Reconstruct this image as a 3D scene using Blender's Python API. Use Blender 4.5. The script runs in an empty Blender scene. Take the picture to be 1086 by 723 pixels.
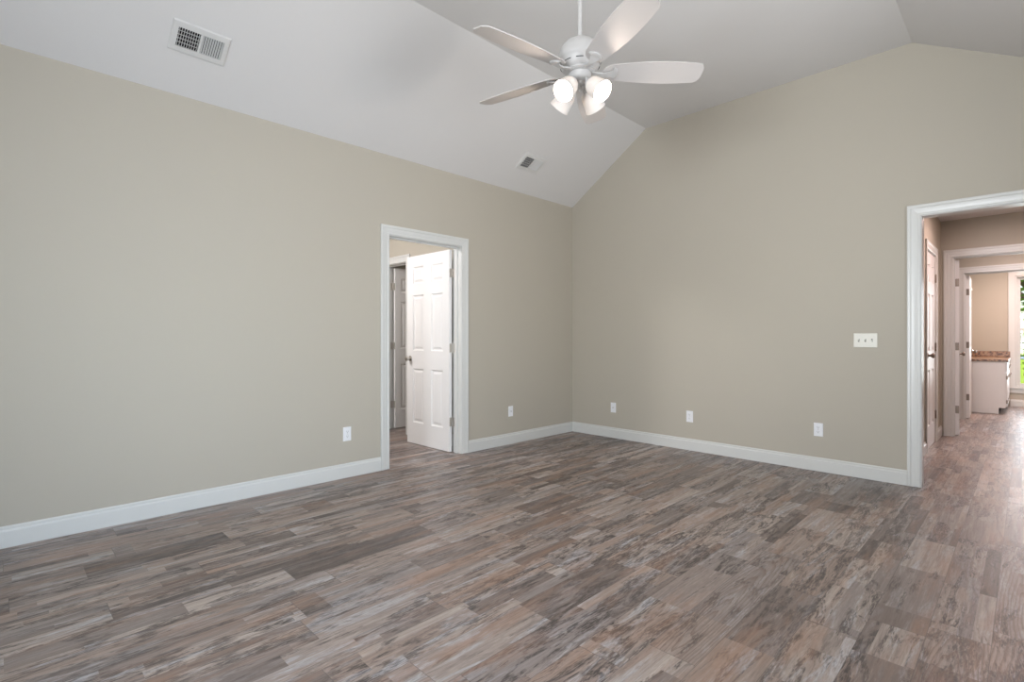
import bpy, bmesh, math, random
from mathutils import Vector, Matrix
random.seed(7)
SC = bpy.context.scene
COL = SC.collection
R = math.radians
PI = math.pi

# ------------------------------------------------------------------ camera
cd = bpy.data.cameras.new('camera')
cam = bpy.data.objects.new('camera', cd); COL.objects.link(cam)
cam.location = (4.03, -5.10, 1.17)
cam.rotation_euler = (R(90), 0, R(45))
cd.sensor_width = 36; cd.lens = 546 / 1086 * 36
cd.shift_y = -3.5 / 1086
cd.clip_start = 0.05; cd.clip_end = 400
SC.camera = cam

# ------------------------------------------------------------------ look
SC.view_settings.view_transform = 'Standard'
SC.view_settings.look = 'None'
SC.view_settings.gamma = 1
SC.view_settings.use_curve_mapping = False
SC.view_settings.exposure = 0.10

# ------------------------------------------------------------------ sky, sun, window light
W = bpy.data.worlds.new('sky'); SC.world = W; W.use_nodes = True
wn = W.node_tree; wn.nodes.clear()
wo = wn.nodes.new('ShaderNodeOutputWorld'); wb = wn.nodes.new('ShaderNodeBackground')
ws = wn.nodes.new('ShaderNodeTexSky')
ws.sky_type = 'NISHITA'; ws.sun_disc = False; ws.sun_elevation = R(50); ws.sun_rotation = R(-90)
wb.inputs['Strength'].default_value = 0.24
wn.links.new(ws.outputs[0], wb.inputs[0]); wn.links.new(wb.outputs[0], wo.inputs[0])

def light(name, kind, loc, power, color, size=None, size_y=None, rot=(0, 0, 0), radius=None, spread=None):
    l = bpy.data.lights.new(name, kind); l.energy = power; l.color = color
    if kind == 'AREA':
        l.shape = 'RECTANGLE'; l.size = size; l.size_y = size_y or size
        if spread: l.spread = spread
    if radius is not None: l.shadow_soft_size = radius
    o = bpy.data.objects.new(name, l); COL.objects.link(o); o.location = loc; o.rotation_euler = rot
    return o
sun = light('sun', 'SUN', (20, 0, 20), 5.5, (1, .96, .88)); sun.rotation_euler = (0, R(-42), 0); sun.data.angle = R(1)
DAY = (.89, .945, 1.0)
light('daylight_east_glass_door', 'AREA', (4.93, -4.6, 1.06), 16, (.64, .81, 1.0), 1.7, 1.8, (R(90), 0, R(90)), spread=R(75))
light('daylight_south_window', 'AREA', (1.25, -7.50, 1.35), 6, DAY, 1.2, 1.6, (R(104), 0, R(-12)))
light('daylight_south_window', 'AREA', (3.35, -7.50, 1.35), 108, DAY, 1.2, 1.6, (R(99), 0, R(-4)), spread=R(125))
light('photographer_flash_bounced_off_ceiling', 'AREA', (4.1, -5.7, 1.85), 32, (1, .97, .96), 1.2, 1.2, Vector((-.25, .6, 1)).to_track_quat('-Z', 'Y').to_euler(), spread=R(95))
light('added_corner_fill', 'AREA', (4.93, -2.0, 1.4), 28, (.93, .96, 1.0), 1.5, 1.5, (R(108), 0, R(90)), spread=R(115))  # fill light added to lift the back corner and ceiling slopes
light('daylight_far_window', 'AREA', (4.32, 7.10, 1.27), 26, (.88, .94, 1.0), .8, 1.8, (R(90), 0, R(180)))
WARM = (1.0, .80, .66)
light('lamp_west_hall', 'AREA', (-1.2, -3.55, 2.45), 52, (1.0, .96, .96), .5, .5, (R(50), 0, 0))
light('added_closet_fill', 'AREA', (-.7, -.85, 2.4), 5, (1.0, .92, .88), .3, .3)  # fill added to brighten the closet door leaf, no fixture behind it
light('lamp_north_hall', 'AREA', (4.0, 1.7, 2.50), 22, (1.0, .74, .69), .3, .3)
light('lamp_vestibule', 'AREA', (4.0, 3.85, 2.50), 20, (1.0, .78, .74), .3, .3)
light('lamp_washroom', 'AREA', (4.1, 6.0, 2.50), 42, (1.0, .74, .68), .4, .4)

# ------------------------------------------------------------------ node helper
class NT:
    def __init__(s, name):
        s.m = bpy.data.materials.new(name); s.m.use_nodes = True
        s.t = s.m.node_tree; s.t.nodes.clear()
        s.out = s.t.nodes.new('ShaderNodeOutputMaterial')
    def n(s, typ, **kw):
        x = s.t.nodes.new('ShaderNode' + typ)
        for k, v in kw.items(): setattr(x, k, v)
        return x
    def link(s, a, b): s.t.links.new(a, b)
    def put(s, sock, v):
        if isinstance(v, bpy.types.NodeSocket): s.link(v, sock)
        elif v is not None: sock.default_value = v
    def math(s, op, a, b=None, c=None, clamp=False):
        x = s.n('Math', operation=op); x.use_clamp = clamp
        s.put(x.inputs[0], a); s.put(x.inputs[1], b)
        if c is not None: s.put(x.inputs[2], c)
        return x.outputs[0]
    def xyz(s, x, y, z):
        c = s.n('CombineXYZ'); s.put(c.inputs[0], x); s.put(c.inputs[1], y); s.put(c.inputs[2], z)
        return c.outputs[0]
    def white(s, v):
        x = s.n('TexWhiteNoise', noise_dimensions='3D'); s.put(x.inputs['Vector'], v); return x.outputs['Value']
    def noise(s, v, scale=1, detail=4, rough=.55, dist=0):
        x = s.n('TexNoise'); s.put(x.inputs['Vector'], v)
        x.inputs['Scale'].default_value = scale; x.inputs['Detail'].default_value = detail
        x.inputs['Roughness'].default_value = rough; x.inputs['Distortion'].default_value = dist
        return x.outputs['Fac']
    def ramp(s, f, stops, interp='LINEAR'):
        x = s.n('ValToRGB'); s.put(x.inputs[0], f); cr = x.color_ramp; cr.interpolation = interp
        while len(cr.elements) > 1: cr.elements.remove(cr.elements[-1])
        for i, (p, c) in enumerate(stops):
            e = cr.elements[0] if i == 0 else cr.elements.new(p)
            e.position = p; e.color = (*c, 1) if len(c) == 3 else c
        return x.outputs[0]
    def mix(s, f, a, b, mode='MIX'):
        x = s.n('Mix', data_type='RGBA', blend_type=mode); s.put(x.inputs['Factor'], f)
        def col(v): return (*v, 1) if isinstance(v, tuple) and len(v) == 3 else v
        s.put(x.inputs['A'] if 'A' in x.inputs and x.inputs['A'].type == 'RGBA' else x.inputs[6], col(a))
        s.put(x.inputs[7], col(b))
        return x.outputs[2]
    def rmap(s, v, a, b, c, d):
        x = s.n('MapRange'); s.put(x.inputs[0], v)
        for i, q in enumerate((a, b, c, d)): x.inputs[i + 1].default_value = q
        return x.outputs[0]

def lin(r, g, b):
    f = lambda c: (c / 255 / 12.92) if c <= 10 else ((c / 255 + .055) / 1.055) ** 2.4
    return (f(r), f(g), f(b))

def simple(name, col, rough=.5, metal=0, noise=None, bump=0, bscale=200, spec=.5, var=.03):
    s = NT(name); p = s.n('BsdfPrincipled')
    tc = s.n('TexCoord').outputs['Object']
    f = s.noise(tc, noise or 6, 3)
    hi = tuple(min(1, c * (1 + var)) for c in col); lo = tuple(c * (1 - var) for c in col)
    s.link(s.mix(f, lo, hi), p.inputs['Base Color'])
    p.inputs['Roughness'].default_value = rough; p.inputs['Metallic'].default_value = metal
    p.inputs['Specular IOR Level'].default_value = spec
    if bump:
        b = s.n('Bump'); b.inputs['Strength'].default_value = bump; b.inputs['Distance'].default_value = .002
        s.link(s.noise(tc, bscale, 3), b.inputs['Height']); s.link(b.outputs[0], p.inputs['Normal'])
    s.link(p.outputs[0], s.out.inputs[0])
    return s.m

def emis(name, col, strength):
    s = NT(name); e = s.n('Emission'); e.inputs[0].default_value = (*col, 1); e.inputs[1].default_value = strength
    s.link(e.outputs[0], s.out.inputs[0]); return s.m

def floor_mat():
    s = NT('weathered_vinyl_plank'); p = s.n('BsdfPrincipled')
    sep = s.n('SeparateXYZ'); s.link(s.n('TexCoord').outputs['Object'], sep.inputs[0])
    X, Y = sep.outputs[0], sep.outputs[1]
    PW, PL = .185, 1.22
    gx = s.math('DIVIDE', s.math('SUBTRACT', X, .05 - PW * 30), PW)
    row = s.math('FLOOR', gx); fx = s.math('FRACT', gx)
    ro = s.white(s.xyz(row, 3.7, 0))
    gy = s.math('ADD', s.math('DIVIDE', Y, PL), s.math('ADD', s.math('MULTIPLY', ro, 7.0), 40))
    colm = s.math('FLOOR', gy); fy = s.math('FRACT', gy)
    pid = s.xyz(row, colm, 0)
    r1 = s.white(pid); r2 = s.white(s.xyz(row, colm, 5)); r3 = s.white(s.xyz(row, colm, 9))
    # printed strips inside each plank
    f1 = s.rmap(r1, 0, 1, .22, .48); f2 = s.rmap(r2, 0, 1, .56, .86)
    whole = s.math('GREATER_THAN', s.white(s.xyz(row, colm, 13)), .70)     # some planks print as one board
    strip = s.math('ADD', s.math('GREATER_THAN', fx, f1), s.math('GREATER_THAN', fx, f2))
    strip = s.math('MULTIPLY', strip, s.math('SUBTRACT', 1, whole))
    sl = s.white(s.xyz(row, colm, s.math('ADD', strip, 20)))
    seglen = s.rmap(sl, 0, 1, 1.0, 2.9)
    seg = s.math('FLOOR', s.math('ADD', s.math('MULTIPLY', fy, seglen), sl))
    sid = s.xyz(s.math('ADD', s.math('MULTIPLY', row, 3), strip), s.math('ADD', s.math('MULTIPLY', colm, 5), seg), 2)
    a = s.white(sid)
    sidb = s.n('VectorMath', operation='ADD'); s.link(sid, sidb.inputs[0]); sidb.inputs[1].default_value = (.3, .7, 11)
    b = s.white(sidb.outputs[0])
    tone = s.math('ADD', s.math('MULTIPLY', a, .80), s.math('MULTIPLY', r3, .20))
    pal = s.ramp(tone, [(0, lin(84, 74, 70)), (.12, lin(112, 100, 94)), (.25, lin(138, 126, 120)), (.42, lin(150, 142, 139)), (.54, lin(158, 140, 129)),
                        (.68, lin(166, 153, 145)), (.84, lin(178, 165, 156)), (1, lin(196, 184, 175))])
    def gvec(ax, ay, sx_, sy_, w):
        return s.xyz(s.math('MULTIPLY', s.math('ADD', X, ax), sx_), s.math('MULTIPLY', s.math('ADD', Y, ay), sy_), w)
    ox = s.math('MULTIPLY', a, 31.0); oy = s.math('MULTIPLY', b, 17.0)
    g1 = s.noise(gvec(ox, oy, 60, 3.0, a), 1, 8, .68, .7)                  # long grain
    g2 = s.noise(gvec(oy, ox, 20, 3.4, b), 1, 9, .72, 1.4)                 # scrapes
    g3 = s.noise(gvec(ox, ox, 190, 26, b), 1, 4, .62)                      # fine fibre
    gm = s.noise(gvec(r1, r2, 11, 2.2, r3), 1, 6, .66, .9)                 # blotches that run over a whole plank
    c = s.mix(s.rmap(g1, .42, .66, 0, .55), pal, lin(104, 90, 84))
    c = s.mix(s.rmap(g1, .42, .28, 0, .45), c, lin(206, 198, 192))
    # dark scraped patches
    dk = s.math('MULTIPLY', s.rmap(g2, .48, .56, 0, 1), s.rmap(b, .2, .7, 0, 1))
    dk = s.math('MULTIPLY', dk, s.rmap(g3, .36, .54, .3, 1))
    dk2 = s.math('MULTIPLY', s.rmap(gm, .53, .60, 0, .85), s.rmap(g3, .40, .52, .15, 1))
    c = s.mix(s.math('MAXIMUM', dk, dk2), c, lin(60, 53, 53))
    # pale blue-grey wash
    g4 = s.noise(gvec(oy, 0, 14, 1.9, a), 1, 8, .66, 1.0)
    wsh = s.math('MULTIPLY', s.rmap(g4, .52, .62, 0, 1), s.rmap(a, .1, .9, .15, .8))
    wsh = s.math('MULTIPLY', wsh, s.rmap(g3, .62, .42, .4, 1))
    c = s.mix(wsh, c, lin(186, 188, 194))
    # rust warm tint
    g5 = s.noise(s.xyz(s.math('MULTIPLY', X, 9), s.math('MULTIPLY', Y, 1.3), r3), 1, 5, .62)
    c = s.mix(s.rmap(g5, .50, .66, 0, .45), c, lin(166, 128, 104))
    # cathedral grain on the one-board planks
    wv = s.n('TexWave', wave_type='RINGS', rings_direction='Z', wave_profile='SAW')
    s.link(s.xyz(s.math('MULTIPLY', s.math('SUBTRACT', fx, s.rmap(r1, 0, 1, .3, .7)), 1.0),
                 s.math('MULTIPLY', s.math('SUBTRACT', fy, r2), .55), s.math('MULTIPLY', r3, 9)), wv.inputs['Vector'])
    wv.inputs['Scale'].default_value = 5; wv.inputs['Distortion'].default_value = 6
    wv.inputs['Detail'].default_value = 4; wv.inputs['Detail Scale'].default_value = 1.4
    cath = s.math('MULTIPLY', s.rmap(wv.outputs['Fac'], .5, 1, 0, .75), s.math('MULTIPLY', whole, s.math('GREATER_THAN', r3, .62)))
    c = s.mix(cath, c, lin(112, 88, 76))
    # knots
    vo = s.n('TexVoronoi')
    s.link(s.xyz(s.math('MULTIPLY', X, 5.2), s.math('MULTIPLY', Y, 2.0), 0), vo.inputs['Vector']); vo.inputs['Scale'].default_value = 1
    kn = s.math('MULTIPLY', s.rmap(vo.outputs['Distance'], .035, .09, 1, 0), s.rmap(g3, .3, .6, .3, 1))
    c = s.mix(s.math('MULTIPLY', kn, .8), c, lin(58, 48, 44))
    c = s.mix(s.rmap(g3, .3, .7, 0, .30), c, lin(104, 94, 90))
    # seams
    ex = s.math('MINIMUM', fx, s.math('SUBTRACT', 1, fx)); ey = s.math('MINIMUM', fy, s.math('SUBTRACT', 1, fy))
    sx = s.math('LESS_THAN', ex, .0065); sy = s.math('LESS_THAN', ey, .0011)
    seam = s.math('MAXIMUM', sx, sy)
    c = s.mix(s.math('MULTIPLY', seam, .6), c, lin(80, 72, 68))
    s.link(c, p.inputs['Base Color'])
    s.link(s.rmap(g1, .3, .7, .30, .44), p.inputs['Roughness'])
    p.inputs['Specular IOR Level'].default_value = .5
    bmp = s.n('Bump'); bmp.inputs['Strength'].default_value = .35; bmp.inputs['Distance'].default_value = .0015
    s.link(s.math('SUBTRACT', s.math('ADD', g1, s.math('MULTIPLY', g3, .5)), seam), bmp.inputs['Height'])
    s.link(bmp.outputs[0], p.inputs['Normal'])
    s.link(p.outputs[0], s.out.inputs[0])
    return s.m

def granite_mat():
    s = NT('speckled_granite'); p = s.n('BsdfPrincipled'); tc = s.n('TexCoord').outputs['Object']
    n1 = s.noise(tc, 28, 5, .75); n2 = s.noise(tc, 120, 3, .6)
    c = s.ramp(n1, [(.38, lin(40, 28, 24)), (.46, lin(96, 64, 46)), (.54, lin(160, 122, 90)), (.62, lin(176, 150, 124)), (.7, lin(84, 58, 44))])
    c = s.mix(s.rmap(n2, .55, .65, 0, .7), c, lin(66, 48, 42))
    s.link(c, p.inputs['Base Color']); p.inputs['Roughness'].default_value = .3
    s.link(p.outputs[0], s.out.inputs[0]); return s.m

def shade_mat():
    s = NT('frosted_white_glass'); d = s.n('BsdfDiffuse'); t = s.n('BsdfTranslucent'); m = s.n('MixShader')
    nz = s.noise(s.n('TexCoord').outputs['Object'], 20, 2)
    s.link(s.mix(nz, (.93, .90, .86), (.96, .93, .89)), d.inputs[0]); t.inputs[0].default_value = (.24, .210, .185, 1)
    m.inputs[0].default_value = .25
    s.link(d.outputs[0], m.inputs[1]); s.link(t.outputs[0], m.inputs[2]); s.link(m.outputs[0], s.out.inputs[0])
    return s.m

def glass_mat():
    s = NT('window_glass'); g = s.n('BsdfGlossy'); t = s.n('BsdfTransparent'); m = s.n('MixShader'); fr = s.n('Fresnel')
    fr.inputs[0].default_value = 1.3; g.inputs['Roughness'].default_value = .02
    s.link(fr.outputs[0], m.inputs[0]); s.link(t.outputs[0], m.inputs[1]); s.link(g.outputs[0], m.inputs[2])
    s.link(m.outputs[0], s.out.inputs[0]); return s.m

def leaf_mat(name, c1, c2):
    s = NT(name); d = s.n('BsdfDiffuse'); t = s.n('BsdfTranslucent'); m = s.n('MixShader'); m.inputs[0].default_value = .4
    c = s.mix(s.rmap(s.noise(s.n('TexCoord').outputs['Object'], 1.5, 4), .35, .65, 0, 1), c1, c2)
    s.link(c, d.inputs[0]); s.link(c, t.inputs[0]); s.link(d.outputs[0], m.inputs[1]); s.link(t.outputs[0], m.inputs[2])
    s.link(m.outputs[0], s.out.inputs[0]); return s.m

M = dict(
    floor=floor_mat(),
    wall=simple('beige_wall_paint', (.462, .428, .362), .75, noise=1.5, bump=.12, bscale=350, spec=.3, var=.012),
    ceil=simple('flat_ceiling_paint', (.66, .65, .64), .9, noise=2, bump=.35, bscale=160, spec=.2, var=.015),
    trim=simple('white_trim_paint', (.63, .635, .615), .32, spec=.5, var=.01),
    door=simple('white_door_paint', (.78, .77, .76), .35, spec=.5, var=.01),
    fan=simple('white_fan_enamel', (.49, .483, .475), .45, spec=.5, var=.01),
    blade=simple('white_fan_blade_laminate', (.53, .51, .495), .5, spec=.4, var=.015),
    nickel=simple('brushed_nickel', (.52, .49, .45), .36, 1),
    bronze=simple('dull_bronze_metal', (.26, .215, .18), .42, .85),
    chrome=simple('chrome', (.75, .75, .75), .12, 1),
    dark=simple('dark_recess', (.02, .02, .022), .8, spec=.1),
    slot=simple('dark_socket_slot', (.10, .10, .10), .6, spec=.2),
    plastic=simple('white_outlet_plastic', (.80, .81, .83), .35, var=.01),
    ivory=simple('ivory_switch_plastic', (.74, .73, .66), .3, var=.01),
    vent=simple('white_register_enamel', (.63, .625, .61), .45, var=.01),
    cab=simple('white_cabinet_paint', (.76, .74, .73), .4, var=.01),
    granite=granite_mat(), shade=shade_mat(), glass=glass_mat(),
    bulb=emis('lit_bulb', (1, .93, .82), 14), vbulb=emis('lit_washroom_bulb', (1, .88, .72), 14),
    grass=simple('lawn_grass', lin(150, 178, 60), .9, noise=3, var=.25, spec=.1),
    road=simple('pale_asphalt', lin(150, 165, 180), .9, var=.05),
    leaf=leaf_mat('tree_leaves', lin(60, 98, 40), lin(150, 180, 80)), bark=simple('tree_bark', lin(92, 76, 62), .9, var=.2),
    brick=simple('house_siding', lin(196, 200, 204), .8, var=.05),
)

# ------------------------------------------------------------------ object helpers
def link(name, me, parent=None, mats=None):
    o = bpy.data.objects.new(name, me); COL.objects.link(o)
    if parent is not None: o.parent = parent
    return o
def obj(name, bm, mat, parent=None, smooth=None, loc=None, rot=None):
    bmesh.ops.recalc_face_normals(bm, faces=bm.faces)
    me = bpy.data.meshes.new(name); bm.to_mesh(me); bm.free()
    for m in (mat if isinstance(mat, (list, tuple)) else [mat]): me.materials.append(m)
    if smooth is not None:
        for p in me.polygons: p.use_smooth = True
        if smooth < 180: me.set_sharp_from_angle(angle=R(smooth))
    o = link(name, me, parent)
    if loc is not None: o.location = loc
    if rot is not None: o.rotation_euler = rot
    return o
def tag(o, label, cat, group=None, kind=None):
    o['label'] = label; o['category'] = cat
    if group: o['group'] = group
    if kind: o['kind'] = kind
    return o
def thing(name, label, cat, loc=(0, 0, 0), rot=(0, 0, 0), group=None, kind=None):
    o = bpy.data.objects.new(name, None); COL.objects.link(o); o.location = loc; o.rotation_euler = rot
    o.empty_display_size = .05
    return tag(o, label, cat, group, kind)
def box(bm, x0, x1, y0, y1, z0, z1, bev=0, mi=0, mat=None):
    r = bmesh.ops.create_cube(bm, size=1)
    vs = r['verts']
    for v in vs:
        v.co = Vector(((x0 + x1) / 2 + v.co.x * (x1 - x0), (y0 + y1) / 2 + v.co.y * (y1 - y0), (z0 + z1) / 2 + v.co.z * (z1 - z0)))
    fs = {f for v in vs for f in v.link_faces}
    if mat is not None: bmesh.ops.transform(bm, matrix=mat, verts=vs)
    for f in fs: f.material_index = mi
    if bev:
        es = list({e for f in fs for e in f.edges})
        bmesh.ops.bevel(bm, geom=es, offset=bev, segments=2, affect='EDGES', profile=.6)
    return vs
def lathe(bm, prof, seg=32, mat=None, closed=False):
    """prof: (radius, height) list, turned about z; mat places it"""
    mat = mat or Matrix()
    rings = []
    for r, h in prof:
        if r < 1e-6: rings.append([bm.verts.new(mat @ Vector((0, 0, h)))])
        else: rings.append([bm.verts.new(mat @ Vector((r * math.cos(2 * PI * k / seg), r * math.sin(2 * PI * k / seg), h))) for k in range(seg)])
    pairs = list(zip(rings, rings[1:]))
    if closed: pairs.append((rings[-1], rings[0]))
    for A, B in pairs:
        for k in range(seg):
            k2 = (k + 1) % seg
            if len(A) == 1 and len(B) == 1: continue
            if len(A) == 1: bm.faces.new((A[0], B[k], B[k2]))
            elif len(B) == 1: bm.faces.new((A[k], B[0], A[k2]))
            else: bm.faces.new((A[k], B[k], B[k2], A[k2]))
def tube(bm, pts, rad, seg=12):
    pts = [Vector(p) for p in pts]; n = len(pts); rings = []
    for i, p in enumerate(pts):
        t = (pts[min(i + 1, n - 1)] - pts[max(i - 1, 0)]).normalized()
        u = t.cross(Vector((0, 0, 1)))
        if u.length < 1e-3: u = t.cross(Vector((0, 1, 0)))
        u.normalize(); w = t.cross(u)
        r = rad[i] if isinstance(rad, (list, tuple)) else rad
        rings.append([bm.verts.new(p + (u * math.cos(2 * PI * k / seg) + w * math.sin(2 * PI * k / seg)) * r) for k in range(seg)])
    for A, B in zip(rings, rings[1:]):
        for k in range(seg): bm.faces.new((A[k], B[k], B[(k + 1) % seg], A[(k + 1) % seg]))
    bm.faces.new(rings[0]); bm.faces.new(list(reversed(rings[-1])))
def loft(bm, sections, cap=True, closed=True):
    rs = [[bm.verts.new(Vector(p)) for p in s] for s in sections]
    n = len(rs[0])
    for A, B in zip(rs, rs[1:]):
        for k in range(n if closed else n - 1):
            bm.faces.new((A[k], B[k], B[(k + 1) % n], A[(k + 1) % n]))
    if cap:
        bm.faces.new(rs[0]); bm.faces.new(list(reversed(rs[-1])))

# ------------------------------------------------------------------ SETTING
ZF, SL, SR = 3.495, .671, .57          # flat ceiling height, left and right slopes
EAVE = 2.80; XA = (ZF - EAVE) / SL; XB = 3.39; XE = 5.0; YS = -7.6
T = .12

b = bmesh.new(); box(b, -2.7, 6.2, -7.75, 7.3, -.1, 0)
tag(obj('floor', b, M['floor']), 'weathered grey-brown wood-look plank floor running through every room', 'floor', kind='structure')

def wall(name, label, axis, pos0, pos1, s0, s1, z1, openings=(), mat=None):
    """axis 'x': wall plane spans y (s) and has thickness in x pos0..pos1; openings (a,b,zlo,zhi)"""
    bm = bmesh.new()
    def bb(a, c, lo, hi):
        if c - a < 1e-4 or hi - lo < 1e-4: return
        if axis == 'x': box(bm, pos0, pos1, a, c, lo, hi)
        else: box(bm, a, c, pos0, pos1, lo, hi)
    cur = s0
    for a, c, lo, hi in sorted(openings):
        bb(cur, a, 0, z1); bb(a, c, 0, lo); bb(a, c, hi, z1); cur = c
    bb(cur, s1, 0, z1)
    return tag(obj(name, bm, mat or M['wall']), label, 'wall', kind='structure')

J = .018     # jamb board thickness: rough openings are larger by this
# door and cased openings: clear sizes
D1 = (-2.62, -1.80, 2.083)     # west wall (along y)
D2 = (3.45, 4.45, 2.118)       # north wall (along x)
wall('wall_west', 'long beige wall on the left with one open doorway', 'x', -T, 0, YS, 0, EAVE, [(D1[0] - J, D1[1] + J, 0, D1[2] + J)])
# north gable wall: lower part with the opening, upper part a gable prism
bm = bmesh.new()
box(bm, -T, D2[0] - J, 0, T, 0, D2[2] + J); box(bm, D2[1] + J, XE + T, 0, T, 0, D2[2] + J)
zr = ZF - SR * (XE - XB)
poly = [(-T, D2[2] + J), (XE + T, D2[2] + J), (XE + T, zr), (XE, zr), (XB, ZF), (XA, ZF), (0, EAVE), (-T, EAVE)]
v0 = [bm.verts.new((x, 0, z)) for x, z in poly]; v1 = [bm.verts.new((x, T, z)) for x, z in poly]
bm.faces.new(v0); bm.faces.new(list(reversed(v1)))
for i in range(len(poly)): bm.faces.new((v0[i], v0[(i + 1) % len(poly)], v1[(i + 1) % len(poly)], v1[i]))
tag(obj('wall_north', bm, M['wall']), 'beige gable wall with sloping top facing the viewer, cased opening at its right', 'wall', kind='structure')
wall('wall_east', 'beige wall behind the viewer on the right, with a glass door and an added window', 'x', XE, XE + T, YS, 0, 2.5, [(-5.72, -3.78, 0, 2.07), (-2.8, -1.2, .62, 2.15)])
wall('wall_south', 'beige wall behind the viewer with two windows', 'y', YS - T, YS, -T, XE + T, ZF + .1, [(.65, 1.85, .55, 2.15), (2.75, 3.95, .55, 2.15)])
# ceiling: slope, flat, slope as one folded sheet with thickness
bm = bmesh.new()
pr = [(-T, EAVE - 0.0), (0, EAVE), (XA, ZF), (XB, ZF), (XE + T, ZF - SR * (XE + T - XB))]
up = [(x, z + .12) for x, z in reversed(pr)]
up[-1] = (-T, EAVE + .12)
loft(bm, [[(x, y, z) for x, z in pr + up] for y in (YS - T, T)])
tag(obj('ceiling', bm, M['ceil']), 'off-white vaulted ceiling, flat in the middle and sloping to both sides', 'ceiling', kind='structure')

# rooms beyond the west doorway
CZ = 2.56
D3 = (-1.775, -1.28, 2.083)
wall('wall_west_hall_north', 'wall of the small hall past the left doorway, with a narrow closet doorway', 'y', -1.60, -1.48, -2.5, -T, CZ, [(D3[0] - J, D3[1] + J, 0, D3[2] + J)])
wall('wall_west_hall_west', 'far side wall of the small hall past the left doorway', 'x', -2.5, -2.38, -3.9, -1.60, CZ)
wall('wall_west_hall_south', 'near end wall of the small hall past the left doorway', 'y', -3.9, -3.78, -2.38, -T, CZ)
wall('wall_closet_west', 'dim closet side wall behind the grey door', 'x', -2.12, -2.0, -1.48, -.2, CZ)
wall('wall_closet_north', 'dim closet back wall behind the grey door', 'y', -.32, -.2, -2.0, -T, CZ)
b = bmesh.new(); box(b, -2.5, -T, -3.9, -.2, CZ, CZ + .1)
tag(obj('ceiling', b, M['ceil']), 'flat ceiling of the small hall past the left doorway', 'ceiling', kind='structure')

# rooms beyond the north opening
D4 = (1.64, 2.35, 2.083)       # closet door in the hall's west wall (along y)
D5 = (3.415, 4.42, 2.118)      # second cased doorway (along x), y 2.90..3.02
D6 = (3.40, 4.30, 2.085)       # third doorway (along x), y 4.70..4.82
WN = (3.89, 4.75, .33, 2.22)   # washroom window
wall('wall_north_hall_west', 'hall wall past the right opening, with a white closet door', 'x', 3.18, 3.30, T, 2.90, CZ, [(D4[0] - J, D4[1] + J, 0, D4[2] + J)])
wall('wall_north_hall_east', 'right side wall of the hall past the right opening', 'x', 4.70, 4.82, T, 2.90, CZ)
wall('wall_north_hall_north', 'taupe end wall of the hall with the second white doorway', 'y', 2.90, 3.02, 2.6, 5.4, CZ, [(D5[0] - J, D5[1] + J, 0, D5[2] + J)])
wall('wall_vestibule_north', 'wall with the third white doorway, seen through the second one', 'y', 4.70, 4.82, 2.6, 5.4, CZ, [(D6[0] - J, D6[1] + J, 0, D6[2] + J)])
wall('wall_vestibule_west', 'left wall between second and third doorways', 'x', 2.6, 2.72, 3.02, 4.70, CZ)
wall('wall_vestibule_east', 'right wall between second and third doorways', 'x', 5.28, 5.4, 3.02, 4.70, CZ)
wall('wall_washroom_west', 'peach-lit washroom wall behind the vanity', 'x', 3.10, 3.22, 4.82, 7.15, CZ)
wall('wall_washroom_east', 'right washroom wall', 'x', 5.28, 5.4, 4.82, 7.15, CZ)
wall('wall_washroom_north', 'peach-lit far washroom wall beside the tall window', 'y', 7.15, 7.27, 3.10, 5.4, CZ, [WN])
wall('wall_hall_closet_back', 'back of the hall closet', 'x', 2.38, 2.5, T, 2.90, CZ)
b = bmesh.new(); box(b, 2.38, 5.4, T, 7.27, CZ, CZ + .1)
tag(obj('ceiling', b, M['ceil']), 'flat ceiling over the hall past the right opening', 'ceiling', kind='structure')

# ------------------------------------------------------------------ trim
CPROF = [(0, 0), (0, .009), (.005, .012), (.013, .0125), (.017, .0095), (.022, .0095), (.040, .0125), (.058, .0135), (.064, .018), (.079, .0185), (.085, .016), (.085, 0)]
def frame_map(axis, face, sign):
    """returns P(s, z, d): s along the wall, d off the wall's face"""
    if axis == 'x': return lambda s, z, d: Vector((face + sign * d, s, z))
    return lambda s, z, d: Vector((s, face + sign * d, z))
def casing(bm, P, a, c, H, rv=.005):
    secs = []
    for (s, k, zz) in ((a - rv, -1, 0), (a - rv, -1, 1), (c + rv, 1, 1), (c + rv, 1, 0)):
        secs.append([P(s + k * o, (H + rv + o) if zz else .001, t + .0004) for o, t in CPROF])
    loft(bm, secs)
def opening_trim(name, label, axis, lo, hi, D, stop=None, sides=(1, 1)):
    bm = bmesh.new(); a, c, H = D
    if sides[0]: casing(bm, frame_map(axis, lo, -1), a, c, H)
    if sides[1]: casing(bm, frame_map(axis, hi, 1), a, c, H)
    def bb(s0, s1, z0, z1, d0=lo, d1=hi):
        if axis == 'x': box(bm, d0, d1, s0, s1, z0, z1)
        else: box(bm, s0, s1, d0, d1, z0, z1)
    e = .0008
    bb(a - J + e, a, .001, H + J - e); bb(c, c + J - e, .001, H + J - e); bb(a, c, H, H + J - e)
    if stop:
        s0, s1 = stop
        bb(a, a + .012, .001, H, s0, s1); bb(c - .012, c, .001, H, s0, s1); bb(a + .012, c - .012, H - .012, H, s0, s1)
    return tag(obj(name, bm, M['trim']), label, 'door trim', kind='structure')
opening_trim('trim_1', 'white casing and jamb around the left doorway with the open six-panel door', 'x', -T, 0, D1, (-.082, -.047))
opening_trim('trim_2', 'wide white casing around the open passage at the right', 'y', 0, T, D2)
opening_trim('trim_3', 'white casing of the narrow closet doorway past the left doorway', 'y', -1.60, -1.48, D3, (-1.553, -1.518))
opening_trim('trim_4', 'white casing around the closet door in the right hall', 'x', 3.18, 3.30, D4, (3.217, 3.252), (0, 1))
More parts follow.
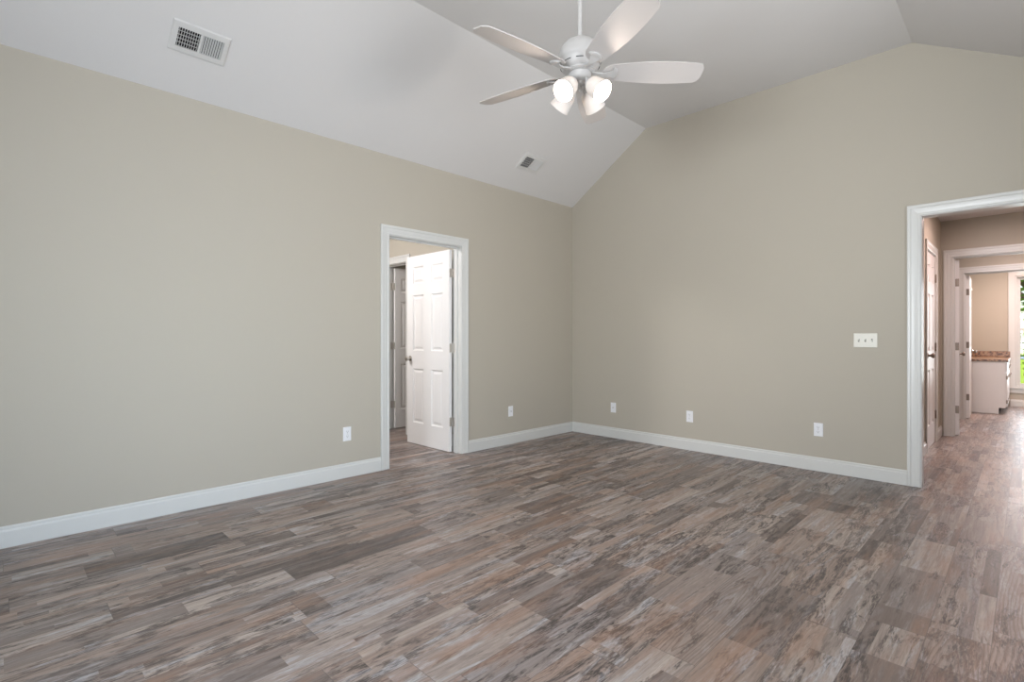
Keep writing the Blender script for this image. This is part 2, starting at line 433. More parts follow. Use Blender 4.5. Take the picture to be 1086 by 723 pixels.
opening_trim('trim_5', 'white casing of the second doorway along the right hall', 'y', 2.90, 3.02, D5, (2.947, 2.982))
opening_trim('trim_6', 'white casing of the third doorway, leading to the washroom', 'y', 4.70, 4.82, D6, (4.747, 4.782))

BPROF = [(0, 0), (.015, 0), (.015, .090), (.013, .096), (.0085, .100), (.0085, .112), (.005, .119), (0, .119)]
def baseboard(name, label, runs):
    bm = bmesh.new()
    for axis, face, sign, a, c in runs:
        P = frame_map(axis, face, sign)
        loft(bm, [[P(s, z + .0008, t + .0004) for t, z in BPROF] for s in (a, c)])
    tag(obj(name, bm, M['trim']), label, 'baseboard', kind='structure')
CW = .091
baseboard('baseboard_west', 'white baseboard along the left wall, cut by the doorway', [('x', 0, 1, YS + .02, D1[0] - CW), ('x', 0, 1, D1[1] + CW, -.0005)])
baseboard('baseboard_north', 'white baseboard along the back wall up to the right passage', [('y', 0, -1, .016, D2[0] - CW), ('y', 0, -1, D2[1] + CW, XE - .001)])
baseboard('baseboard_east', 'white baseboard behind the viewer at the right', [('x', XE, -1, -3.7, -.02), ('x', XE, -1, YS + .02, -5.8)])
baseboard('baseboard_west_hall', 'white baseboard in the small hall past the left doorway', [('y', -1.60, -1, -2.38, D3[0] - CW), ('y', -1.60, -1, D3[1] + CW, -T - .03), ('x', -2.38, 1, -3.77, -1.62)])
baseboard('baseboard_north_hall', 'white baseboard in the hall past the right passage', [('x', 3.30, 1, T + .02, D4[0] - CW), ('x', 3.30, 1, D4[1] + CW, 2.899), ('x', 4.70, -1, T + .02, 2.88), ('y', 2.90, -1, D5[1] + CW, 4.68)])
baseboard('baseboard_washroom', 'white baseboard under the washroom window', [('y', 7.15, -1, 3.83, 5.27), ('x', 5.28, -1, 4.83, 7.13)])
baseboard('baseboard_vestibule', 'white baseboard between second and third doorways', [('x', 2.72, 1, 3.04, 4.69), ('y', 4.70, -1, 2.74, D6[0] - CW), ('y', 4.70, -1, D6[1] + CW, 5.27), ('x', 5.28, -1, 3.04, 4.69)])

# ------------------------------------------------------------------ windows
def window(name, label, axis, lo, hi, inner, sgn, a, c, z0, z1, rail=.5, glasspos=.5, stool=True, door=False):
    """axis as wall; inner = room-side face coordinate, sgn = direction from face into the room"""
    root = thing(name, label, 'window', (0, 0, 0), kind='structure')
    P = frame_map(axis, inner, sgn)
    dep = hi - lo
    def pb(bm, s0, s1, zz0, zz1, d0, d1, bev=0):
        p, q = P(s0, zz0, d0), P(s1, zz1, d1)
        box(bm, min(p.x, q.x), max(p.x, q.x), min(p.y, q.y), max(p.y, q.y), min(p.z, q.z), max(p.z, q.z), bev)
    bm = bmesh.new()
    w = .085
    for s0, s1 in ((a - w, a), (c, c + w)):
        pb(bm, s0, s1, max(z0, .001), z1 + w, .0005, .018, .003)
    pb(bm, a, c, z1, z1 + w, .0005, .018, .003)
    obj('casing', bm, M['trim'], root)
    bm = bmesh.new()
    e = .0006; f = .022
    pb(bm, a + e, a + f, z0 + e, z1 - e, -dep, .0); pb(bm, c - f, c - e, z0 + e, z1 - e, -dep, .0)
    pb(bm, a + f, c - f, z1 - f, z1 - e, -dep, 0); pb(bm, a + f, c - f, z0 + e, z0 + f, -dep, 0)
    obj('window_frame', bm, M['trim'], root)
    if stool:
        bm = bmesh.new(); pb(bm, a - w - .02, c + w + .02, z0 - .022, z0, .0005, .045, .004); pb(bm, a - w, c + w, z0 - .10, z0 - .022, .0005, .016, .003)
        obj('window_sill', bm, M['trim'], root)
    zm = z0 + (z1 - z0) * rail
    for (q0, q1, dd) in ((z0 + f, zm + .02, -.055), (zm - .02, z1 - f, -.09)):
        bm = bmesh.new(); st = .042
        pb(bm, a + f, a + f + st, q0, q1, dd - .03, dd, .004); pb(bm, c - f - st, c - f, q0, q1, dd - .03, dd, .004)
        pb(bm, a + f + st, c - f - st, q0, q0 + st, dd - .03, dd, .004); pb(bm, a + f + st, c - f - st, q1 - st, q1, dd - .03, dd, .004)
        sash = obj('sash', bm, M['trim'], root)
        bm = bmesh.new(); pb(bm, a + f + st - .004, c - f - st + .004, q0 + st - .004, q1 - st + .004, dd - .018, dd - .012)
        obj('pane', bm, M['glass'], sash)
    return root
window('window_1', 'tall white double-hung washroom window with greenery outside', 'y', 7.15, 7.27, 7.15, -1, *WN, rail=.52)
window('window_2', 'white window behind the viewer toward the left', 'y', YS - T, YS, YS, 1, .65, 1.85, .55, 2.15)
window('window_3', 'white window behind the viewer toward the right', 'y', YS - T, YS, YS, 1, 2.75, 3.95, .55, 2.15)
window('window_4', 'tall glass door behind the viewer at the right', 'x', XE, XE + T, XE, -1, -5.72, -3.78, .0, 2.07, stool=False)

window('window_5_added', 'added white window in the right wall for corner fill light, outside the view', 'x', XE, XE + T, XE, -1, -2.8, -1.2, .62, 2.15)  # unseen window added to go with the corner fill light

# ------------------------------------------------------------------ doors
def leaf_bm(Wd, H, sgn, z0=.006):
    """six-panel leaf; local x = width, y = thickness"""
    bm = bmesh.new(); t0, t1 = .008, .043
    st = .11 if Wd > .6 else .088; mu = .14 if Wd > .6 else .085
    pw = (Wd - 2 * st - mu) / 2
    xs = [.002, st, st + pw, st + pw + mu, Wd - st, Wd]
    k = H / 2.03
    zs = [z0, .24, .83, 1.03, 1.635, 1.762, 1.945, H]
    for (yy, out) in ((t1, 1), (t0, -1)):
        def V(x, z, d): return bm.verts.new((x, sgn * (yy - out * d), z))
        for i in range(5):
            for j in range(7):
                x0, x1, q0, q1 = xs[i], xs[i + 1], zs[j], zs[j + 1]
                if i in (1, 3) and j in (1, 3, 5):
                    rings = []
                    for ins, d in ((0, 0), (.006, .009), (.014, .012), (.021, .012), (.042, .003)):
                        rings.append([V(x0 + ins, q0 + ins, d), V(x1 - ins, q0 + ins, d), V(x1 - ins, q1 - ins, d), V(x0 + ins, q1 - ins, d)])
                    for A, B in zip(rings, rings[1:]):
                        for q in range(4): bm.faces.new((A[q], A[(q + 1) % 4], B[(q + 1) % 4], B[q]))
                    bm.faces.new(rings[-1])
                else:
                    bm.faces.new((V(x0, q0, 0), V(x1, q0, 0), V(x1, q1, 0), V(x0, q1, 0)))
    bmesh.ops.remove_doubles(bm, verts=bm.verts, dist=1e-5)
    # rim between both faces
    a, b_ = sgn * t0, sgn * t1
    def q(*p): bm.faces.new([bm.verts.new(v) for v in p])
    x0, x1 = xs[0], xs[-1]; za, zb = zs[0], zs[-1]
    q((x0, a, za), (x0, b_, za), (x0, b_, zb), (x0, a, zb)); q((x1, a, za), (x1, b_, za), (x1, b_, zb), (x1, a, zb))
    q((x0, a, za), (x1, a, za), (x1, b_, za), (x0, b_, za)); q((x0, a, zb), (x1, a, zb), (x1, b_, zb), (x0, b_, zb))
    return bm
def hinge_bm(sgn, delta, z):
    bm = bmesh.new(); h = .045
    y0, y1 = sorted((sgn * .006, sgn * .041))
    box(bm, -.0008, .0026, y0, y1, z - h, z + h)                          # plate on the leaf's edge
    rotm = Matrix.Rotation(delta, 4, 'Z')
    box(bm, -.0024, .0006, y0, y1, z - h, z + h, mat=rotm)                # plate on the jamb
    for q in (-1, 0, 1):
        lathe(bm, [(0, -.0145), (.0062, -.0142), (.0062, .0142), (0, .0145)], 12, Matrix.Translation((0, 0, z + q * .0295)))
    lathe(bm, [(0, 0), (.005, .001), (.004, .006), (0, .008)], 10, Matrix.Translation((0, 0, z + h)))
    return bm
def knob_bm(side, Wd, sgn, z, lever=False):
    bm = bmesh.new(); yf = sgn * (.043 if side > 0 else .008); d = sgn * side
    mt = Matrix.Translation((Wd - .062, yf, z)) @ Matrix.Rotation(-d * PI / 2, 4, 'X')
    lathe(bm, [(0, 0), (.031, 0), (.032, .003), (.028, .008), (.013, .011), (.011, .03)], 24, mt)
    if not lever:
        lathe(bm, [(.011, .028), (.016, .034), (.0255, .042), (.0275, .051), (.024, .060), (.012, .065), (0, .066)], 24, mt)
    else:
        lathe(bm, [(.011, .028), (.012, .050), (.009, .056), (0, .057)], 16, mt)
        y = yf + d * .048
        tube(bm, [(Wd - .062, y, z), (Wd - .09, y + d * .004, z + .002), (Wd - .13, y + d * .002, z - .004), (Wd - .165, y - d * .004, z - .010)], [.009, .0085, .0075, .006], 10)
    return bm
def door(name, label, pin, Wd, H, sgn, rot, closed, metal, lever=False, zk=.95):
    o = obj(name, leaf_bm(Wd, H, sgn), M['door'], None, loc=(pin[0], pin[1], 0), rot=(0, 0, R(rot)))
    tag(o, label, 'door', kind='structure')
    for z in (.31, 1.065, 1.83):
        obj('hinge', hinge_bm(sgn, R(closed - rot), z), M[metal], o, smooth=40)
    kn = 'door_handle' if lever else 'door_knob'
    for s in (1, -1): obj(kn, knob_bm(s, Wd, sgn, zk, lever), M[metal], o, smooth=40)
    return o
door('door_1', 'white six-panel door standing open in the left doorway', (-.128, -1.8015), .75, 2.068, 1, 180.5, 270, 'nickel', zk=.94)
door('door_2', 'narrow shaded six-panel closet door seen beyond the left doorway', (-1.7735, -1.472), .485, 2.068, -1, 90, 0, 'nickel', zk=.95)
door('door_3', 'closed white closet door in the left side of the right hall', (3.308, 2.3485), .704, 2.068, -1, -90, -90, 'bronze', zk=.985)
door('door_4', 'open white door seen edge-on in the second doorway of the right hall', (3.4165, 3.028), .80, 2.10, -1, 94.5, 0, 'bronze', zk=.96)
door('door_5', 'open white door at the washroom doorway', (3.4015, 4.828), .70, 2.068, -1, 91.5, 0, 'bronze', zk=.96)
# strike plate on the passage jamb
b = bmesh.new(); box(b, D2[0], D2[0] + .0012, .028, .056, .93, .99); box(b, D2[0] + .0011, D2[0] + .0016, .036, .048, .945, .975)
tag(obj('strike_plate', b, M['nickel']), 'small metal strike plate on the left jamb of the right passage', 'strike plate')

# ------------------------------------------------------------------ wall plates
def plate_bm(w, h, t=.006):
    bm = bmesh.new()
    secs = []
    for ins, y in ((0, 0), (0, .002), (.0015, .0042), (.004, t)):
        x, z = w / 2 - ins, h / 2 - ins
        secs.append([(-x, -y, -z), (x, -y, -z), (x, -y, z), (-x, -y, z)])
    loft(bm, secs); return bm
def disc(bm, x, z, r, y0, y1, seg=16):
    lathe(bm, [(0, 0), (r, 0), (r, y1 - y0), (0, y1 - y0)], seg, Matrix.Translation((x, -y0, z)) @ Matrix.Rotation(PI / 2, 4, 'X'))
def receptacle(root, z):
    bm = bmesh.new()
    pts = []
    for k in range(24):
        a = 2 * PI * k / 24; pts.append((.0172 * math.cos(a), max(-.0125, min(.0125, .0172 * math.sin(a)))))
    loft(bm, [[(x, -y, z + q) for x, q in pts] for y in (.0045, .0078)])
    rc = obj('receptacle', bm, M['plastic'], root)
    bm = bmesh.new()
    box(bm, -.0078, -.0054, -.0082, -.0076, z - .001, z + .0075); box(bm, .0054, .0078, -.0082, -.0076, z - .001, z + .0065)
    disc(bm, 0, z - .0065, .0026, .0076, .0082, 10)
    obj('slots', bm, M['slot'], rc)
def outlet(loc, rz, label, mat='plastic'):
    root = thing('wall_outlet', label, 'outlet', loc, (0, 0, rz), 'white outlet plates low on the walls')
    obj('plate', plate_bm(.072, .117), M[mat], root)
    receptacle(root, .0195); receptacle(root, -.0195)
    bm = bmesh.new(); disc(bm, 0, 0, .003, .0055, .0068, 10); obj('screw', bm, M['nickel'], root)
def jack(loc, rz, label, kind):
    root = thing('jack_plate', label, 'wall plate', loc, (0, 0, rz), 'small jack plates low on the walls')
    obj('plate', plate_bm(.070, .115), M['plastic'], root)
    bm = bmesh.new()
    if kind == 'coax':
        disc(bm, 0, 0, .0075, .0055, .0075, 6); disc(bm, 0, 0, .0047, .0075, .016, 14); obj('connector', bm, M['nickel'], root)
    else:
        box(bm, -.009, .009, -.0082, -.0055, -.010, .010, .001); pt = obj('socket', bm, M['plastic'], root)
        bm = bmesh.new(); box(bm, -.0055, .0055, -.0086, -.0080, -.004, .005); obj('port', bm, M['slot'], pt)
    for z in (-.042, .042):
        bm = bmesh.new(); disc(bm, 0, z, .0028, .0055, .0068, 10); obj('screw', bm, M['plastic'], root)
outlet((.0006, -3.026, .364), R(90), 'white duplex outlet low on the left wall, left of the doorway')
jack((.0006, -1.092, .358), R(90), 'white jack plate low on the left wall, right of the doorway near the corner', 'phone')
jack((.608, -.0006, .353), 0, 'white jack plate low on the back wall, nearest the corner', 'coax')
outlet((1.548, -.0006, .350), 0, 'white duplex outlet low on the back wall, second plate from the corner')
outlet((2.736, -.0006, .363), 0, 'white duplex outlet low on the back wall, below and left of the switches')
sw = thing('light_switch', 'ivory three-gang toggle switch plate on the back wall beside the passage', 'light switch', (3.082, -.0006, 1.148))
obj('plate', plate_bm(.166, .118), M['ivory'], sw)
for x in (-.046, 0, .046):
    bm = bmesh.new(); box(bm, x - .0055, x + .0055, -.0066, -.0058, -.012, .012); obj('toggle_slot', bm, M['slot'], sw)
    bm = bmesh.new(); up_ = 1 if x < .03 else -1
    loft(bm, [[(x - .0042, -.006, -.006), (x + .0042, -.006, -.006), (x + .0042, -.006, .006), (x - .0042, -.006, .006)],
              [(x - .0034, -.019, up_ * .008 - .0035), (x + .0034, -.019, up_ * .008 - .0035), (x + .0034, -.019, up_ * .008 + .0035), (x - .0034, -.019, up_ * .008 + .0035)]])
    obj('toggle', bm, M['ivory'], sw)
    for z in (-.030, .030):
        bm = bmesh.new(); disc(bm, x, z, .003, .0055, .0068, 10); obj('screw', bm, M['ivory'], sw)

# ------------------------------------------------------------------ ceiling registers on the west slope
ang = math.atan(SL)
def register(xc, yc, label):
    # local x = world y (long side), local y = up the slope, local z = into the room
    s = Vector((math.cos(ang), 0, math.sin(ang))); n = Vector((math.sin(ang), 0, -math.cos(ang))); l = Vector((0, 1, 0))
    if l.cross(s).dot(n) < 0: s = -s
    m = Matrix((l, s, n)).transposed().to_4x4(); m.translation = Vector((xc, yc, EAVE + SL * xc)) + n * .0006
    root = thing('ceiling_vent', label, 'vent', group='registers on the ceiling slope')
    root.matrix_world = m
    L, Wd = .316, .204; il, iw = .125 * 1, .062
    up = 1 if s.x > 0 else -1
    bm = bmesh.new()
    o0 = [(-L / 2, -Wd / 2), (L / 2, -Wd / 2), (L / 2, Wd / 2), (-L / 2, Wd / 2)]
    def ring(dx, dy, z): return [(math.copysign(abs(x) - dx, x), math.copysign(abs(y) - dy, y), z) for x, y in o0]
    loft(bm, [ring(0, 0, 0), ring(0, 0, .003), ring(.006, .006, .010), ring(L / 2 - il, Wd / 2 - iw, .0115), ring(L / 2 - il, Wd / 2 - iw, 0)], cap=False)
    obj('frame', bm, M['vent'], root)
    bm = bmesh.new(); box(bm, -.006, .006, -iw, iw, .0008, .0114); obj('divider', bm, M['vent'], root)
    bm = bmesh.new(); box(bm, -il, il, -iw, iw, 0, .0006); obj('dark_duct_backing', bm, M['dark'], root)  # flat dark plate, its colour stands in for shade inside the duct
    N = 9
    for half in (-1, 1):
        bm = bmesh.new()
        for k in range(N):
            x = half * (.006 + (il - .006) * (k + .5) / N)
            tilt = R(30) * half if half < 0 else R(40) * half
            mt = Matrix.Translation((x, 0, .0066)) @ Matrix.Rotation(tilt, 4, 'Y')
            ww = .0048 if half < 0 else .0056
            box(bm, -.0006, .0006, -iw, iw, -ww, ww, mat=mt)
        obj('louvers', bm, M['vent'], root)
    for q in (-1, 1):
        bm = bmesh.new(); lathe(bm, [(0, 0), (.0035, 0), (.0028, .0016), (0, .002)], 10, Matrix.Translation((q * .141, 0, .0085))); obj('screw', bm, M['nickel'], root)
    bm = bmesh.new()
    for k in range(5):
        y = -iw + 2 * iw * (k + .5) / 5 + .012
        if y < iw: box(bm, -il, -.006, y - .0022, y + .0022, .0008, .0028)
    obj('damper_bars', bm, M['vent'], root)
register(.341, -4.195, 'white ceiling register near the upper left corner, the closer one on the slope')
register(.321, -1.105, 'white ceiling register farther along the slope, below the fan toward the back corner')

# ------------------------------------------------------------------ ceiling fan
FX, FY = 2.148, -2.646
fan = thing('ceiling_fan', 'white five-blade ceiling fan with four lit frosted shades', 'ceiling fan', (FX, FY, 2.745))
def fz(z): return z - 2.745
b = bmesh.new(); lathe(b, [(0, fz(3.494)), (.066, fz(3.494)), (.068, fz(3.485)), (.060, fz(3.455)), (.030, fz(3.425)), (.018, fz(3.42)), (0, fz(3.42))], 32); obj('canopy', b, M['fan'], fan, smooth=40)
b = bmesh.new(); lathe(b, [(.0125, fz(3.43)), (.0125, fz(2.94))], 20); obj('downrod', b, M['fan'], fan, smooth=60)
b = bmesh.new()
lathe(b, [(0, fz(2.965)), (.022, fz(2.962)), (.026, fz(2.942)), (.05, fz(2.938)), (.085, fz(2.922)), (.112, fz(2.893)), (.124, fz(2.86)), (.127, fz(2.836)), (.134, fz(2.832)),
          (.136, fz(2.822)), (.132, fz(2.812)), (.124, fz(2.806)), (.121, fz(2.794)), (.112, fz(2.776)), (.110, fz(2.772)), (.103, fz(2.764)), (.09, fz(2.756)), (.0, fz(2.754))], 48)
mh = obj('motor_housing', b, M['fan'], fan, smooth=40)
for k in range(10):                                     # vent slots on the sloping lower flank
    a0 = 2 * PI * k / 10 + .15
    b = bmesh.new(); secs = []
    for q in range(7):
        mt = Matrix.Rotation(a0 + q * .06, 4, 'Z') @ Matrix.Translation((.1172, 0, fz(2.7855))) @ Matrix.Rotation(R(-26), 4, 'Y')
        secs.append([mt @ Vector(v) for v in ((-.0015, 0, -.003), (.0008, 0, -.003), (.0008, 0, .003), (-.0015, 0, .003))])
    loft(b, secs)
    obj('vent_slot', b, M['dark'], mh)
b = bmesh.new(); lathe(b, [(0, fz(2.756)), (.088, fz(2.756)), (.088, fz(2.748)), (.07, fz(2.742)), (0, fz(2.742))], 40); obj('flywheel', b, M['fan'], fan, smooth=40)
b = bmesh.new(); lathe(b, [(0, fz(2.744)), (.060, fz(2.744)), (.066, fz(2.738)), (.066, fz(2.722)), (.060, fz(2.708)), (.045, fz(2.698)), (.022, fz(2.692)), (.020, fz(2.675)), (.010, fz(2.668)), (.006, fz(2.660)), (0, fz(2.658))], 36)
cup = obj('switch_housing', b, M['fan'], fan, smooth=40)
# blades
PITCH = R(15)
def blade_outline():
    up, n = [], 40
    r0, r1 = .137, .730
    for i in range(n + 1):
        t = (i / n) ** 1.15; r = r0 + (r1 - r0) * t
        if t < .12: w = .062 * math.sqrt(max(0.01, 1 - ((.12 - t) / .12) ** 2))
        else: w = .062 + .024 * math.sin(min(1, (t - .12) / .50) * PI / 2)
        if t > .62: w -= .014 * ((t - .62) / .38) ** 1.5
        if t > .93: w -= .034 * (1 - math.sqrt(max(0, 1 - ((t - .93) / .07) ** 2)))
        up.append((r, w))
    return [(r, w) for r, w in up] + [(r, -w) for r, w in reversed(up)]
outl = blade_outline()
for k in range(5):
    A = R(46 + 72 * k)
    br = Matrix.Rotation(A, 4, 'Z')
    pm = br @ Matrix.Translation((0, 0, fz(2.752))) @ Matrix.Rotation(-PITCH, 4, 'X')
    bm = bmesh.new()
    top = [pm @ Vector((r, w, .003)) for r, w in outl]; bot = [pm @ Vector((r, w, -.003)) for r, w in outl]
    loft(bm, [bot, top])
    bl = obj('blade', bm, M['blade'], fan)
    # blade iron: curved arm and a winged pad under the blade root
    bm = bmesh.new()
    secs = []
    for (r, z, w, t, pp) in ((.060, -.004, .016, .006, 0), (.10, -.008, .014, .006, .1), (.135, -.016, .013, .006, .5), (.165, -.014, .018, .006, 1), (.19, -.0085, .028, .005, 1), (.215, -.0075, .034, .004, 1)):
        mm = br @ Matrix.Translation((0, 0, fz(2.752))) @ Matrix.Rotation(-PITCH * pp, 4, 'X')
        secs.append([mm @ Vector((r, -w, z - t)), mm @ Vector((r, w, z - t)), mm @ Vector((r, w * .8, z + t * .6)), mm @ Vector((r, -w * .8, z + t * .6))])
    loft(bm, secs)
    rim = []
    for i in range(13):                                 # raised curved lip at the pad's outer edge
        a = -R(62) + R(124) * i / 12
        cx, rr = .178, .047
        c0 = Vector((cx + rr * math.cos(a), rr * math.sin(a) * 1.05, 0)); c1 = Vector((cx + (rr - .010) * math.cos(a), (rr - .010) * math.sin(a) * 1.05, 0))
        rim.append([pm @ (c0 + Vector((0, 0, -.0034))), pm @ (c0 + Vector((0, 0, -.012))), pm @ (c1 + Vector((0, 0, -.015))), pm @ (c1 + Vector((0, 0, -.0034)))])
    loft(bm, rim)
    pad = [pm @ Vector((.178 + .040 * math.cos(-R(75) + R(150) * i / 14), .044 * math.sin(-R(75) + R(150) * i / 14), -.0034)) for i in range(15)]
    pad2 = [p + (pm.to_3x3() @ Vector((0, 0, -.004))) for p in pad]
    loft(bm, [pad, pad2])
    ir = obj('blade_iron', bm, M['fan'], bl)
# light kit
for k, az in enumerate((-90, 0, 90, 180)):
    a = R(az + 1)
    d = Vector((math.cos(a), math.sin(a), 0)); el = R(42)
    ax = (d * math.cos(el) + Vector((0, 0, -math.sin(el)))).normalized()
    base = Vector((0, 0, fz(2.668))) + d * .066
    zq = Vector((0, 0, 1)).rotation_difference(ax).to_matrix().to_4x4()
    mt = Matrix.Translation(base) @ zq
    bm = bmesh.new(); tube(bm, [Vector((0, 0, fz(2.712))) + d * .030, Vector((0, 0, fz(2.703))) + d * .046, base - ax * .012, base + ax * .004], .009, 12)
    lathe(bm, [(0, -.016), (.019, -.014), (.024, -.004), (.026, .014), (.024, .015), (0, .012)], 24, mt)
    arm = obj('shade_arm', bm, M['fan'], fan, smooth=40)
    prof = [(.024, .010), (.034, .014), (.045, .026), (.0525, .044), (.0560, .064), (.0575, .086), (.0600, .108), (.0640, .127)]
    inner = [(r - .0025, h + .0005) for r, h in reversed(prof)]
    bm = bmesh.new(); lathe(bm, prof + inner, 40, mt, closed=True)
    sh = obj('lamp_shade', bm, M['shade'], fan, smooth=60)
    bm = bmesh.new(); lathe(bm, [(0, .014), (.012, .016), (.013, .026), (.021, .038), (.024, .050), (.021, .062), (.012, .070), (0, .072)], 24, mt)
    obj('bulb', bm, M['bulb'], sh, smooth=80)
    L = light('fan_lamp_light', 'POINT', (0, 0, 0), 8.5, (1.0, .84, .72), radius=.03)
    L.parent = fan; L.location = base + ax * .108

# ------------------------------------------------------------------ washroom things
VX0, VX1, VY0, VY1 = 3.2205, 3.80, 5.76, 7.149
van = thing('vanity_cabinet', 'white washroom vanity cabinet beneath the granite top', 'cabinet', (VX0, VY0, 0))
dx, dy = VX1 - VX0, VY1 - VY0
bm = bmesh.new()
# end-panel shape with toe notch, lofted along y
pts = [(0, .001), (dx - .075, .001), (dx - .075, .095), (dx, .095), (dx, .80), (0, .80)]
loft(bm, [[(x, y, z) for x, z in pts] for y in (0, dy)])
body = obj('body', bm, M['cab'], van)
bm = bmesh.new(); box(bm, 0, dx - .076, -.008, -.0003, .001, .022, .003); obj('shoe_moulding', bm, M['cab'], van)
bm = bmesh.new(); box(bm, dx - .0745, dx - .071, .02, dy - .001, .002, .094); obj('toe_kick', bm, M['dark'], van)
nD = 3
for k in range(nD):
    y0 = .012 + k * (dy - .024) / nD + .004; y1 = .012 + (k + 1) * (dy - .024) / nD - .004
    bm = bmesh.new(); box(bm, dx + .0003, dx + .018, y0, y1, .115, .63, .003)
    box(bm, dx + .018, dx + .021, y0, y0 + .05, .115, .63, .001); box(bm, dx + .018, dx + .021, y1 - .05, y1, .115, .63, .001)
    box(bm, dx + .018, dx + .021, y0 + .05, y1 - .05, .115, .165, .001); box(bm, dx + .018, dx + .021, y0 + .05, y1 - .05, .58, .63, .001)
    dr = obj('door', bm, M['cab'], van)
    for z in (.19, .56):
        bm = bmesh.new(); box(bm, dx + .006, dx + .026, y0 - .006, y0 + .006, z - .028, z + .028, .002); obj('hinge', bm, M['bronze'], dr)
    bm = bmesh.new(); lathe(bm, [(0, 0), (.006, .001), (.005, .012), (.013, .018), (.013, .024), (0, .028)], 16, Matrix.Translation((dx + .021, y1 - .025, .56)) @ Matrix.Rotation(PI / 2, 4, 'Y')); obj('knob', bm, M['bronze'], dr, smooth=40)
    bm = bmesh.new(); box(bm, dx + .0003, dx + .018, y0, y1, .645, .785, .003)
    df = obj('drawer', bm, M['cab'], van)
    bm = bmesh.new(); lathe(bm, [(0, 0), (.006, .001), (.005, .012), (.013, .018), (.013, .024), (0, .028)], 16, Matrix.Translation((dx + .018, (y0 + y1) / 2, .715)) @ Matrix.Rotation(PI / 2, 4, 'Y')); obj('knob', bm, M['bronze'], df, smooth=40)
top = thing('granite_countertop', 'brown speckled granite vanity top with low backsplash', 'countertop', (VX0, VY0, .801))
bm = bmesh.new(); box(bm, 0, dx + .035, -.02, dy, .0004, .036, .004); obj('slab', bm, M['granite'], top)
bm = bmesh.new(); box(bm, 0, .02, -.02, dy - .021, .0365, .135, .002); box(bm, 0, dx + .03, dy - .02, dy, .0365, .135, .002); obj('backsplash', bm, M['granite'], top)
fc = thing('sink_faucet', 'chrome arched faucet with lever on the granite top', 'faucet', (3.315, 6.42, .838))
bm = bmesh.new(); box(bm, -.025, .025, -.09, .09, 0, .012, .005); obj('base_plate', bm, M['chrome'], fc)
bm = bmesh.new(); tube(bm, [(0, 0, .01), (0, 0, .07), (.012, 0, .105), (.045, 0, .125), (.085, 0, .118), (.105, 0, .092), (.108, 0, .075)], .011, 14); obj('spout', bm, M['chrome'], fc, smooth=50)
for s in (-1, 1):
    bm = bmesh.new(); lathe(bm, [(0, .01), (.018, .01), (.014, .05), (.012, .06), (0, .062)], 16, Matrix.Translation((0, s * .07, 0)))
    tube(bm, [(0, s * .07, .055), (.03, s * .08, .085), (.065, s * .085, .11)], [.007, .006, .005], 8); obj('handle', bm, M['chrome'], fc, smooth=50)
vl = thing('vanity_light', 'small lit glass wall light above the washroom vanity', 'wall light', (3.2205, 6.40, 2.02))
bm = bmesh.new(); box(bm, 0, .02, -.20, .20, -.03, .03, .006); obj('backplate', bm, M['nickel'], vl)
for s in (-.12, .12):
    bm = bmesh.new(); tube(bm, [(.02, s, 0), (.06, s, .0), (.10, s, .02), (.105, s, .045)], .007, 10); obj('arm', bm, M['nickel'], vl, smooth=50)
    mt = Matrix.Translation((.105, s, .05)) @ Matrix.Rotation(PI, 4, 'X')
    prof = [(.022, 0), (.032, .01), (.042, .04), (.052, .08), (.06, .10)]
    bm = bmesh.new(); lathe(bm, prof + [(r - .003, h) for r, h in reversed(prof)], 24, mt, closed=True); sh = obj('lamp_shade', bm, M['shade'], vl, smooth=60)
    bm = bmesh.new(); lathe(bm, [(0, .0), (.012, .002), (.02, .035), (.022, .05), (0, .07)], 16, mt); obj('bulb', bm, M['vbulb'], sh, smooth=80)

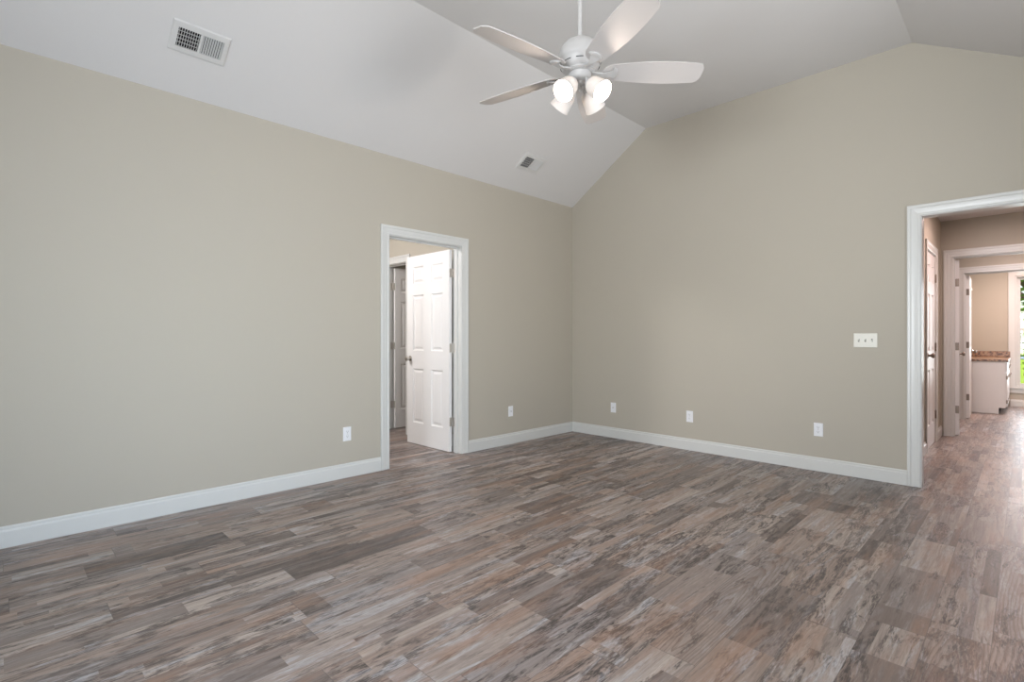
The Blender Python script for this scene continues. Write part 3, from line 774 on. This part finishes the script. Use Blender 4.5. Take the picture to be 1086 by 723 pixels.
# ------------------------------------------------------------------ outside the washroom window
b = bmesh.new(); box(b, -40, 60, 7.6, 46, -.5, -.35); tag(obj('ground', b, M['grass']), 'sunlit lawn outside the washroom window', 'lawn', kind='structure')
b = bmesh.new(); box(b, -60, 80, 46, 60, -.52, -.37); tag(obj('road', b, M['road']), 'pale road beyond the lawn', 'road', kind='structure')
b = bmesh.new(); box(b, -80, 100, 60, 120, -.5, -.36); tag(obj('ground', b, M['grass']), 'far lawn across the road', 'lawn', kind='structure')
def crown(bm, c, rx, rz, n, size):
    for _ in range(n):
        d = Vector((random.gauss(0, 1), random.gauss(0, 1), random.gauss(0, 1))).normalized() * random.uniform(.55, 1) ** .5
        p = Vector(c) + Vector((d.x * rx, d.y * rx, d.z * rz)) * (1 + .18 * math.sin(d.x * 7 + d.z * 5))
        q = Matrix.Rotation(random.uniform(0, 6.28), 3, 'Z') @ Matrix.Rotation(random.uniform(-1, 1), 3, 'X')
        w = size * random.uniform(.6, 1.2)
        vs = [bm.verts.new(p + q @ Vector(v)) for v in ((-w, 0, 0), (0, -w * .5, 0), (w, 0, .1 * w), (0, w * .5, 0))]
        bm.faces.new(vs)
def tree(x, y, h, rx, rz, label):
    t = thing('tree', label, 'tree', (x, y, -.35), group='trees beyond the lawn')
    bm = bmesh.new(); tube(bm, [(0, 0, 0), (.1, 0, h * .4), (-.1, .1, h * .75), (0, 0, h)], [.28, .2, .14, .05], 10)
    for k in range(5):
        a = k * 1.3; tube(bm, [(0, 0, h * (.4 + .08 * k)), (math.cos(a) * rx * .35, math.sin(a) * rx * .35, h * (.6 + .08 * k)), (math.cos(a) * rx * .6, math.sin(a) * rx * .6, h * (.7 + .08 * k))], [.1, .07, .03], 6)
    obj('trunk', bm, M['bark'], t, smooth=60)
    bm = bmesh.new(); crown(bm, (0, 0, h * .85), rx, rz, 2600, .24); obj('foliage', bm, M['leaf'], t)
tree(4.2, 24, 5.2, 3.3, 3.6, 'leafy green tree outside, straight beyond the washroom window')
tree(10, 30, 6, 3.6, 3.8, 'leafy green tree outside, farther right')
def shrub(x, y, r, label):
    t = thing('shrub', label, 'shrub', (x, y, -.35), group='shrubs outside the washroom')
    bm = bmesh.new(); crown(bm, (0, 0, r * .8), r, r * .8, 900, .07); obj('foliage', bm, M['leaf'], t)
    bm = bmesh.new(); tube(bm, [(0, 0, 0), (0, 0, r * .8)], .03, 6); obj('stem', bm, M['bark'], t)
shrub(4.25, 9.3, .42, 'low green shrub just outside the washroom window')
